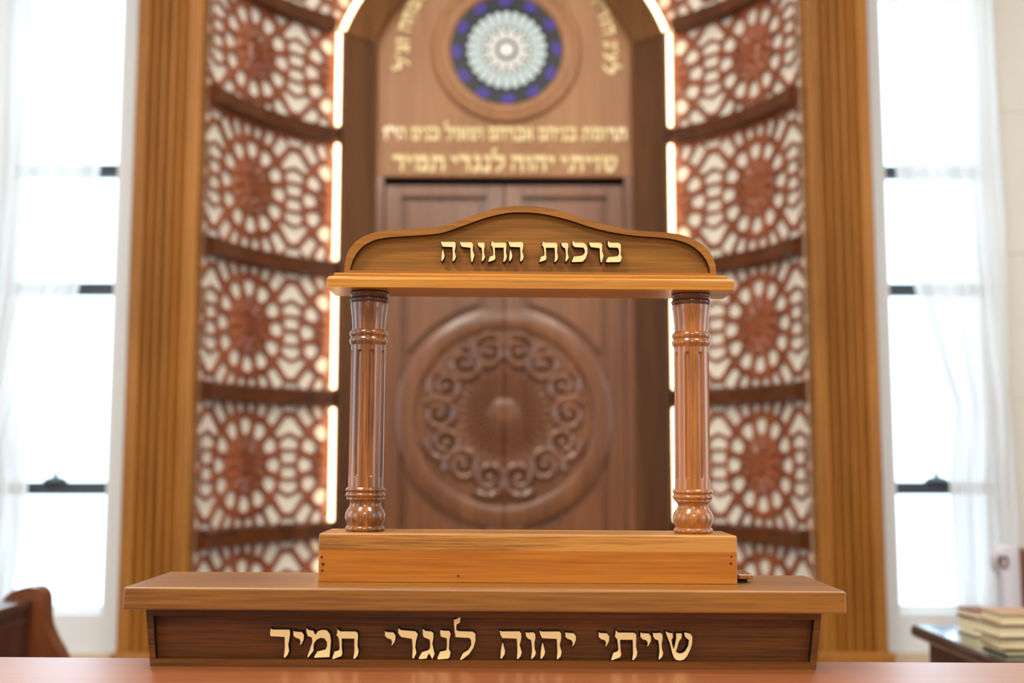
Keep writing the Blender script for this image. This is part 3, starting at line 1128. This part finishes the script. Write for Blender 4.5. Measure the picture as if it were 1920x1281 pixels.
# ------------------------------------------------------------------ warm LED strips beside the ark
sx_names = {-1: 'left', 1: 'right'}
SP = ['lowest', 'second from the bottom', 'third from the bottom', 'fourth from the bottom', 'fifth from the bottom, just below the arch']
XL = 0.7785
for sx in (-1, 1):
    for i in range(5):
        z0, z1 = RZ[i] + 0.045, RZ[i + 1] - 0.045
        bm = B()
        xs = sorted((sx * XL, sx * (XL + 0.019)))
        box(bm, xs[0], xs[1], 5.245, 5.262, z0, z1, 0.003)
        o = obj('led_strip', bm, M['led'])
        tag(o, 'upright warm LED strip %s of the ark, %s' % (sx_names[sx], SP[i]), 'light strip', 'lit strips beside the ark')
    # the curved length following the arch
    bm = B()
    cols = []
    for k in range(49):
        a = math.radians(21 + 69 * k / 48)
        cols.append([bm.verts.new((sx * r * math.cos(a), y, czA + r * math.sin(a))) for r, y in ((r_out + 0.006, 5.245), (r_out + 0.028, 5.245), (r_out + 0.028, 5.262), (r_out + 0.006, 5.262))])
    for p, q in zip(cols, cols[1:]):
        for k in range(4):
            bm.faces.new((p[k], q[k], q[(k + 1) % 4], p[(k + 1) % 4]))
    bm.faces.new(cols[0]); bm.faces.new(cols[-1][::-1])
    o = obj('led_strip', bm, M['led'])
    tag(o, 'curved warm LED strip along the %s half of the ark arch' % sx_names[sx], 'light strip', 'lit strips beside the ark')

# ------------------------------------------------------------------ furniture in the background
# desk at the right
dx0, dz = P(1722, 1178, 2.72)
desk = thing('desk', 'dark glossy desk under the right window with books on it', 'desk', (1.3, 2.5, 0))
bm = B(); box(bm, dx0, 1.75, 1.75, 2.78, dz - 0.028, dz, 0.01, 3)
obj('desk_top', bm, M['desk'], desk)
bm = B(); box(bm, dx0 + 0.03, 1.72, 1.80, 2.74, dz - 0.30, dz - 0.028, 0.003)
obj('apron', bm, M['desk'], desk)
for x in (dx0 + 0.03, 1.66):
    for y in (1.80, 2.68):
        bm = B(); box(bm, x, x + 0.06, y, y + 0.06, 0, dz - 0.30, 0.004)
        obj('leg', bm, M['desk'], desk)


def book(label, cx, cy, z, sx, sy, h, cover, rot, group=None):
    t = thing('book', label, 'book', (cx, cy, z), group)
    c = B()
    box(c, -sx / 2, sx / 2, -sy / 2, sy / 2, 0, 0.003, 0.001)
    box(c, -sx / 2, sx / 2, -sy / 2, sy / 2, h - 0.003, h, 0.001)
    box(c, sx / 2 - 0.003, sx / 2, -sy / 2, sy / 2, 0.003, h - 0.003)
    p = B()
    box(p, -sx / 2 + 0.004, sx / 2 - 0.003, -sy / 2 + 0.004, sy / 2 - 0.004, 0.003, h - 0.003)
    for b_, nm, m in ((c, 'cover', cover), (p, 'pages', M['page'])):
        for v in b_.verts:
            v.co += Vector((cx, cy, z))
        obj(nm, b_, m, t)
    t.rotation_euler.z = rot
    return t


z = dz
for nm, bc, h, cv, r, px in (('bottom', 'thin black-covered', 0.013, M['cover_black'], 0.03, 1884), ('second from bottom', 'cream-edged tan', 0.023, M['cover_tan'], -0.04, 1877),
                             ('third from bottom', 'grey-brown', 0.025, M['cover_grey'], 0.05, 1869), ('topmost', 'tan', 0.022, M['cover_tan'], -0.02, 1880)):
    X, _ = P(px, 1200, 2.33)
    book('%s book, %s in the right-hand stack on the dark desk' % (bc, nm), X + 0.08, 2.385, z, 0.16, 0.11, h, cv, r, 'books stacked on the desk')
    z += h
z = dz
for nm, h, cv, r in (('lower', 0.040, M['cover_grey'], 0.10), ('upper', 0.018, M['cover_red'], 0.16)):
    book('%s book, %s of the two lying behind the taller stack on the dark desk' % ('red-brown' if nm == 'upper' else 'grey-brown', nm),
         P(1833, 1180, 2.62)[0], 2.62, z, 0.055, 0.08, h, cv, r, 'pair of books behind')
    z += h

# bench with a scrolled end, right, behind the desk
def bench_outline(pts, Y):
    return [P(x, y, Y) for x, y in pts]


BY = 3.25
t = thing('bench', 'bench with a scroll-topped pale grey end behind the desk at the right edge', 'bench', (P(1905, 1100, BY)[0], BY, 0))
sc_out = spline([(1884, 1400), (1884, 1250), (1884, 1150), (1882, 1110), (1880, 1082), (1874, 1068), (1870, 1052), (1872, 1040), (1880, 1030), (1896, 1025), (1910, 1026)], 5)
pts = bench_outline(sc_out + [(1914, 1040), (1917, 1150), (1920, 1400)], BY)
pts = [(x, max(z, 0.0)) for x, z in pts]
zmin = min(z for _, z in pts)
pts = [(x, 0.0 if z < zmin + 0.02 else z) for x, z in pts]
bm = B(); prism(bm, pts, BY, BY + 0.05, 0.006, 2)
obj('grey_end', bm, M['pale_grey'], t)  # end face in one plain pale lilac-grey
bm = B()
x0 = P(1914, 1100, BY)[0]
box(bm, x0, x0 + 0.05, BY - 0.02, BY + 0.07, 0, P(1914, 1028, BY)[1], 0.012, 3)
obj('end_post', bm, M['bench'], t)
cxs, czs = P(1882, 1052, BY)
bm = B(); pts = []
for q in range(26):
    f = q / 25
    a = 2.4 + f * 2 * math.pi * 1.3
    pts.append((cxs + (0.017 - 0.012 * f) * math.cos(a), BY - 0.002, czs + (0.024 - 0.017 * f) * math.sin(a)))
tube(bm, pts, 0.003, 6)
obj('scroll', bm, M['bench'], t, smooth=True)
bm = B(); box(bm, x0 + 0.05, x0 + 0.5, BY + 0.0, BY + 0.05, 0.45, P(1914, 1034, BY)[1], 0.01)
obj('backrest', bm, M['bench'], t)
bm = B(); box(bm, x0 + 0.05, x0 + 0.5, BY - 0.4, BY, 0.38, 0.43, 0.01)
obj('seat', bm, M['bench'], t)
for yy in (BY - 0.38,):
    bm = B(); box(bm, x0 + 0.40, x0 + 0.45, yy, yy + 0.05, 0, 0.38, 0.004)
    obj('leg', bm, M['bench'], t)

# wooden pew, left edge
PY = 2.9
t = thing('pew', 'dark brown wooden pew with a curved end at the lower left edge', 'pew', (P(60, 1200, PY)[0], PY, 0))
prof = spline([(2, 1128), (18, 1112), (40, 1103), (58, 1101), (72, 1106), (80, 1117), (82, 1135), (82, 1160), (86, 1180), (97, 1205), (110, 1228), (122, 1260), (128, 1300), (130, 1400)], 5)
pts = [P(x, y, PY) for x, y in prof]
pts = [(x, max(z, 0)) for x, z in pts]
pts += [(pts[-1][0], 0.0), (P(40, 1200, PY)[0], 0.0), (P(40, 1150, PY)[0], P(40, 1150, PY)[1]), (P(48, 1122, PY)[0], P(48, 1126, PY)[1]), (P(20, 1128, PY)[0], P(20, 1130, PY)[1])]
bm = B(); prism(bm, pts, PY, PY + 0.06, 0.008, 3)
obj('pew_end', bm, M['bench'], t, smooth=True)
xb, zb = P(54, 1124, PY)
bm = B(); box(bm, xb - 0.045, xb, 1.9, PY, 0.42, zb - 0.03, 0.004)
obj('backrest', bm, M['bench_dark'], t)
bm = B(); box(bm, xb - 0.055, xb + 0.008, 1.9, PY, zb - 0.03, zb, 0.01, 3)
obj('top_rail', bm, M['bench_dark'], t)
bm = B(); box(bm, xb - 0.052, xb + 0.004, 1.9, PY, zb - 0.062, zb - 0.045, 0.004, 2)
obj('moulding', bm, M['bench_dark'], t)
bm = B(); box(bm, xb - 0.5, xb - 0.045, 1.9, PY, 0.40, 0.44, 0.008)
obj('seat', bm, M['bench'], t)
bm = B(); box(bm, xb - 0.5, xb + 0.05, 1.84, 1.9, 0, zb, 0.01)
obj('pew_end', bm, M['bench'], t)

# ------------------------------------------------------------------ the table in front
ZT = PL(905, 1253.5, 1.118)[1]
TB = 1.118 * (1253.5 - 862) / (1237 - 862)             # back edge of the table
table = thing('reading_table', 'polished reddish-brown wooden table across the bottom of the picture', 'table', (0, 0.95, 0), level=True)
bm = B(); box(bm, -0.85, 0.85, 0.72, TB, ZT - 0.035, ZT, 0.003, 2)
obj('table_top', bm, M['table'], table)
bm = B(); box(bm, -0.80, 0.80, 0.76, TB - 0.03, ZT - 0.13, ZT - 0.035, 0.003)
obj('apron', bm, M['table'], table)
for x in (-0.8, 0.73):
    for y in (0.76, TB - 0.10):
        bm = B(); box(bm, x, x + 0.07, y, y + 0.07, 0.012, ZT - 0.13, 0.004)
        obj('leg', bm, M['table'], table)

# ------------------------------------------------------------------ the lectern: slab on a tapering box
lect = thing('lectern', 'low wooden lectern with overhanging top and carved Hebrew lettering, standing on the polished table', 'lectern', (-0.02, 1.16, ZT), level=True)
SYF, SYB = 1.10, 1.251
sxl, szt = PL(231, 1101, SYF)
sxr, _ = PL(1587.5, 1110, SYF)
_, szb = PL(230.5, 1144, SYF)
bm = B(); box(bm, sxl, sxr, SYF, SYB, szb, szt, 0.0022, 3)
obj('slab', bm, M['slab'], lect)
FY = 1.118                                               # front of the box's frame
o4 = [PL(273, 1144.4, FY), PL(1540.7, 1153.5, FY), PL(1530, 1256, FY), PL(281.5, 1249.5, FY)]
o4[0] = (o4[0][0], szb); o4[1] = (o4[1][0], szb)
o4[2] = (o4[2][0], ZT); o4[3] = (o4[3][0], ZT)
i4 = [PL(287, 1154.5, FY), PL(1527, 1162.5, FY), PL(1519, 1242.5, FY), PL(291.5, 1235.5, FY)]
zi_t = (i4[0][1] + i4[1][1]) / 2; zi_b = (i4[2][1] + i4[3][1]) / 2
i4 = [(i4[0][0], zi_t), (i4[1][0], zi_t), (i4[2][0], zi_b), (i4[3][0], zi_b)]
PNY = FY + 0.009
for k in range(4):
    j = (k + 1) % 4
    bm = B()
    prism(bm, [o4[k], o4[j], i4[j], i4[k]], FY, PNY + 0.004)
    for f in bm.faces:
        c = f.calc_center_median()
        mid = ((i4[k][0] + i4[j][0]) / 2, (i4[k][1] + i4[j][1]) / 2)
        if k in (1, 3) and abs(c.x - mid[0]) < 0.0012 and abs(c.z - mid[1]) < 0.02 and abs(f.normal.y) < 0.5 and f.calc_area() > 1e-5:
            f.material_index = 1  # shade of the recess put into the colour of its side walls
    obj('frame_rail', bm, [M['base'], M['stain_and_shade']], lect)
bm = B(); prism(bm, [(x, z) for x, z in i4], PNY, PNY + 0.004)
obj('sunk_panel', bm, M['panel'], lect)
bm = B()
prism(bm, [(o4[0][0] + 0.001, o4[0][1]), (o4[1][0] - 0.001, o4[1][1]), (o4[2][0] - 0.001, ZT), (o4[3][0] + 0.001, ZT)], PNY + 0.004, 1.222)
obj('body', bm, M['base'], lect)
LET = [M['cream'], M['stain_and_shade']]
BOT = [('shin', 1248), ('vav', 1223.5), ('yod', 1200), ('tav', 1146), ('yod', 1121.5), ('yod', 1059), ('he', 1011), ('vav', 984.5), ('he', 936),
       ('lamed', 850), ('nun', 820), ('gimel', 785), ('dalet2', 745.5), ('yod', 720), ('tav', 623), ('mem', 572.5), ('yod', 548), ('dalet', 505)]
LY = FY + 0.001
k_l = PL(1100, 1200, LY)[0] - PL(1000, 1200, LY)[0]
for g, px in BOT:
    X, Z = PL(px, 1234.2 + (px - 505) * 0.0042, LY)
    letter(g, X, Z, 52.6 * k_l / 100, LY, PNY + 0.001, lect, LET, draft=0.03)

# ------------------------------------------------------------------ the small pillared stand on the lectern
BYF, BYB = 1.157, 1.235
bxl, _ = PL(597, 1050, BYF)
bxr, _ = PL(1382.5, 1050, BYF)
_, bzt = PL(989, 1002.5, BYF)
stand = thing('blessing_stand', 'small wooden stand with two turned pillars and an arched lettered top, on the lectern slab', 'stand', ((bxl + bxr) / 2, (BYF + BYB) / 2, szt), level=True)
_, zlam = PL(605, 1031, BYF)
bm = B(); box(bm, bxl, bxr, BYF, BYB, szt + 0.0003, zlam)
es = [e for e in bm.edges if abs(e.verts[0].co.x - e.verts[1].co.x) < 1e-6 and abs(e.verts[0].co.y - e.verts[1].co.y) < 1e-6]
bmesh.ops.bevel(bm, geom=es, offset=0.0015, segments=2, profile=0.5, affect='EDGES')
blk = obj('block', bm, M['block'], stand)
bm = B(); box(bm, bxl, bxr, BYF, BYB, zlam, bzt)
es = [e for e in bm.edges if abs(e.verts[0].co.x - e.verts[1].co.x) < 1e-6 and abs(e.verts[0].co.y - e.verts[1].co.y) < 1e-6]
bmesh.ops.bevel(bm, geom=es, offset=0.0015, segments=2, profile=0.5, affect='EDGES')
es = [e for e in bm.edges if e.verts[0].co.z > bzt - 1e-5 and e.verts[1].co.z > bzt - 1e-5 and len(e.link_faces) == 2]
bmesh.ops.bevel(bm, geom=es, offset=0.0038, segments=4, profile=0.5, affect='EDGES', clamp_overlap=True)
obj('block_top', bm, M['block_top'], stand, smooth=True)
for x, y, r in ((603.5, 1045, 2.6), (606, 1058, 3.2), (604, 1070, 2.4), (1371, 1044, 2.2), (1370.5, 1057, 2.4), (859, 1080, 2.0)):
    X, Z = PL(x, y, BYF)
    bm = B()
    pts = []
    for q in range(10):
        a = q * math.pi / 5
        rr = r * BYF / F * random.uniform(0.75, 1.2)
        pts.append((X + rr * 1.1 * math.cos(a), Z + rr * math.sin(a)))
    prism(bm, pts, BYF - 0.0002, BYF + 0.001)
    obj('nail_hole', bm, M['stain'], blk)

# pillars
CY = 1.196
for px, dy in ((684.5, 0), (1299.5, 4.0)):
    X, _ = PL(px + (0), 995, CY)
    PXM = CY / F

    def zz(y):
        return PL(px, y + dy, CY)[1]
    zfoot = bzt
    ztopc = PL(px, 541.5 + dy, CY)[1]
    R = lambda r: r * PXM
    def bead(r, y0, y1, n=7):
        """a half-round ring between rows y0 (top) and y1"""
        return [(R(r - 2.6 + 2.6 * math.sin(math.pi * k / (n - 1))), zz(y1 + (y0 - y1) * k / (n - 1))) for k in range(n)]
    shaft = [(R(32.6), zz(914)), (R(32.6), zz(899))] + [(R(32.6 - 0.2 * k / 70), zz(898 - 240 * k / 70)) for k in range(71)] + [(R(32.4), zz(650)), (R(32.6), zz(646))]

    def groove(z, a):
        y = 898 - (z - zz(898)) / (zz(658) - zz(898)) * 240
        d = 0.0
        am = (a - math.radians(-90 - 27 + (1 if px < 900 else 3))) % (math.pi / 4)
        am = min(am, math.pi / 4 - am)
        half = math.radians(8.2)
        # rounded ends
        e = min(y - 659, 894 - y)
        if e <= 0:
            return 0.0
        if e < 5:
            half *= math.sqrt(max(0, 1 - (1 - e / 5) ** 2))
        if am < half:
            q = am / half
            d = R(4.2) * math.sqrt(max(0.0, 1 - q ** 4)) * min(1, e / 2.5)
        return d
    bm = B(); lathe(bm, X, CY, shaft, 264, groove)
    col = obj('pillar', bm, M['pillar'], stand, smooth=True)
    cap = [(R(33), zz(648))] + bead(36.4, 634, 646) + bead(36.2, 621, 633) + [(R(31.2), zz(619)), (R(31.3), zz(612)), (R(32), zz(603)), (R(33), zz(592)), (R(34.2), zz(581)), (R(35.4), zz(573)), (R(35.2), zz(570))]
    bm = B(); lathe(bm, X, CY, cap, 96)
    obj('capital', bm, M['pillar'], col, smooth=True)
    cap2 = [(R(34.5), zz(571))] + bead(36.8, 558.5, 569.5) + bead(36.8, 546, 557.5) + [(R(33.5), zz(545)), (R(33.5), ztopc)]
    bm = B(); lathe(bm, X, CY, cap2, 96)
    obj('neck_ring', bm, M['pillar_dark'], col, smooth=True)
    foot = [(R(35.5), zfoot)] + [(R(36.6 - 2.2 + 2.2 * math.sin(math.pi * k / 6)), zfoot + (zz(986) - zfoot) * k / 6) for k in range(7)] + [(R(32.4), zz(985)), (R(34), zz(980)), (R(36.4), zz(974)), (R(37.3), zz(968)), (R(36.6), zz(962)), (R(34), zz(956)), (R(30.5), zz(951)), (R(28.2), zz(946)), (R(28), zz(943)), (R(29.5), zz(939)), (R(33), zz(936.4)), (R(35), zz(935.5)), (R(35), zz(933))] + bead(37.2, 923.5, 932.5) + bead(37.2, 914, 922.5) + [(R(33), zz(913))]
    bm = B(); lathe(bm, X, CY, foot, 96)
    obj('foot', bm, M['pillar'], col, smooth=True)

# beam, fillet, pediment
EYF, EYB = 1.163, 1.229
ex0, ezb = PL(612, 539, EYF)
ex1, _ = PL(1378.5, 539, EYF)
_, ezt = PL(995, 519, EYF)
ezb = PL(995, 541, EYF)[1]
bm = B(); box(bm, ex0, ex1, EYF, EYB, ezb, ezt)
es = [e for e in bm.edges if e.verts[0].co.z > ezt - 1e-5 and e.verts[1].co.z > ezt - 1e-5]
bmesh.ops.bevel(bm, geom=es, offset=0.0052, segments=6, profile=0.5, affect='EDGES')
es = [e for e in bm.edges if abs(e.verts[0].co.x - e.verts[1].co.x) < 1e-6 and abs(e.verts[0].co.y - e.verts[1].co.y) < 1e-6 and len(e.link_faces) == 2]
bmesh.ops.bevel(bm, geom=es, offset=0.0025, segments=3, profile=0.5, affect='EDGES', clamp_overlap=True)
obj('beam', bm, M['beam'], stand, smooth=True)
fx0, _ = PL(626, 515, EYF + 0.008)
fx1, _ = PL(1364, 519, EYF + 0.008)
fz = PL(995, 514, EYF + 0.008)[1]
bm = B(); box(bm, fx0, fx1, EYF + 0.008, EYB - 0.006, ezt, fz, 0.0012, 2)
obj('fillet', bm, M['beam'], stand)
DYF = 1.180
outer = spline([(645.5, 514), (645.7, 502), (649, 481), (656, 466), (669, 451.5), (687.5, 440.5), (712.5, 434), (746, 431), (787, 428.5), (821, 426), (850, 418), (883, 405), (917, 394), (946, 388), (975, 386), (1008, 387.5), (1037.5, 392.5), (1067, 401), (1100, 412), (1142, 423), (1183, 431), (1225, 434.5), (1258, 437), (1283, 442), (1308, 452.5), (1325, 466), (1335.5, 481), (1341.5, 497.5), (1343.5, 516)], 3)
inner = spline([(656, 508), (657, 502), (661, 489), (669, 474.5), (683, 460), (704, 449.5), (733, 444.5), (775, 442), (821, 438), (850, 430), (883, 418), (917, 406.5), (950, 399.5), (975, 398), (1008, 399.5), (1041.5, 406), (1075, 415), (1108, 426), (1150, 436), (1192, 442), (1233, 445), (1267, 449.5), (1292, 458), (1312.5, 472.5), (1325, 489), (1331, 505), (1331.5, 511)], 3)


def resample(c, n):
    L_ = [0]
    for a, b_ in zip(c, c[1:]):
        L_.append(L_[-1] + math.hypot(b_[0] - a[0], b_[1] - a[1]))
    out = []
    for k in range(n):
        s = L_[-1] * k / (n - 1)
        i = max(j for j in range(len(L_)) if L_[j] <= s + 1e-9)
        i = min(i, len(c) - 2)
        f = (s - L_[i]) / (L_[i + 1] - L_[i])
        out.append((c[i][0] + (c[i + 1][0] - c[i][0]) * f, c[i][1] + (c[i + 1][1] - c[i][1]) * f))
    return out


NB = 90
om = [PL(x, y, DYF) for x, y in resample(outer, NB)]
im = [PL(x, y, DYF) for x, y in resample(inner, NB)]
om[0] = (om[0][0], fz); om[-1] = (om[-1][0], fz)
zi = (im[0][1] + im[-1][1]) / 2
im[0] = (im[0][0], zi); im[-1] = (im[-1][0], zi)
bm = B()
band(bm, om, im, DYF, DYF + 0.022, inner_mi=1)  # inner rim blackened, painting in the shade of the sunk panel
obj('pediment_frame', bm, [M['ped'], M['stain_and_shade']], stand)
bm = B(); prism(bm, [(om[0][0], fz), (om[-1][0], fz), (im[-1][0], zi), (im[0][0], zi)], DYF, DYF + 0.022)
obj('pediment_sill', bm, M['ped'], stand)
bm = B(); prism(bm, [(x, z) for x, z in im], DYF + 0.0085, DYF + 0.020)
obj('pediment_panel', bm, M['ped_panel'], stand)
TOP = [('bet', 1136), ('resh', 1105), ('kaf', 1072), ('vav', 1052), ('tav', 1011.5), ('he', 953), ('tav', 915.6), ('vav', 895), ('resh', 862.5), ('he', 826)]
TYF = DYF + 0.001
k_t = PL(1100, 470, TYF)[0] - PL(1000, 470, TYF)[0]
for g, px in TOP:
    X, Z = PL(px, 489.8 + (px - 826) * 0.0030, TYF)
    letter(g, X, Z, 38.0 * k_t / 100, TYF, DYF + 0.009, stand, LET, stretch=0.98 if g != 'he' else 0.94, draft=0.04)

# small flat board against the stand's right end
fbx0, _ = PL(1384, 1080, 1.172)
fbx1, _ = PL(1413.5, 1080, 1.172)
t = thing('wooden_board', 'small flat dark board on the lectern slab against the right end of the stand', 'board', ((fbx0 + fbx1) / 2, 1.2, szt), level=True)
bm = B()
zb0, zb1 = szt + 0.0035, PL(1400, 1078, 1.172)[1]
box(bm, fbx0, fbx1, 1.172, 1.225, zb0, zb1, 0.001, 2)
obj('board', bm, M['pillar'], t)
bm = B(); box(bm, fbx0 + 0.0005, fbx1 - 0.006, 1.176, 1.222, szt, zb0)  # black layer stands in for the shadow beneath the board
obj('shade_pad', bm, M['pad_shade'], t)
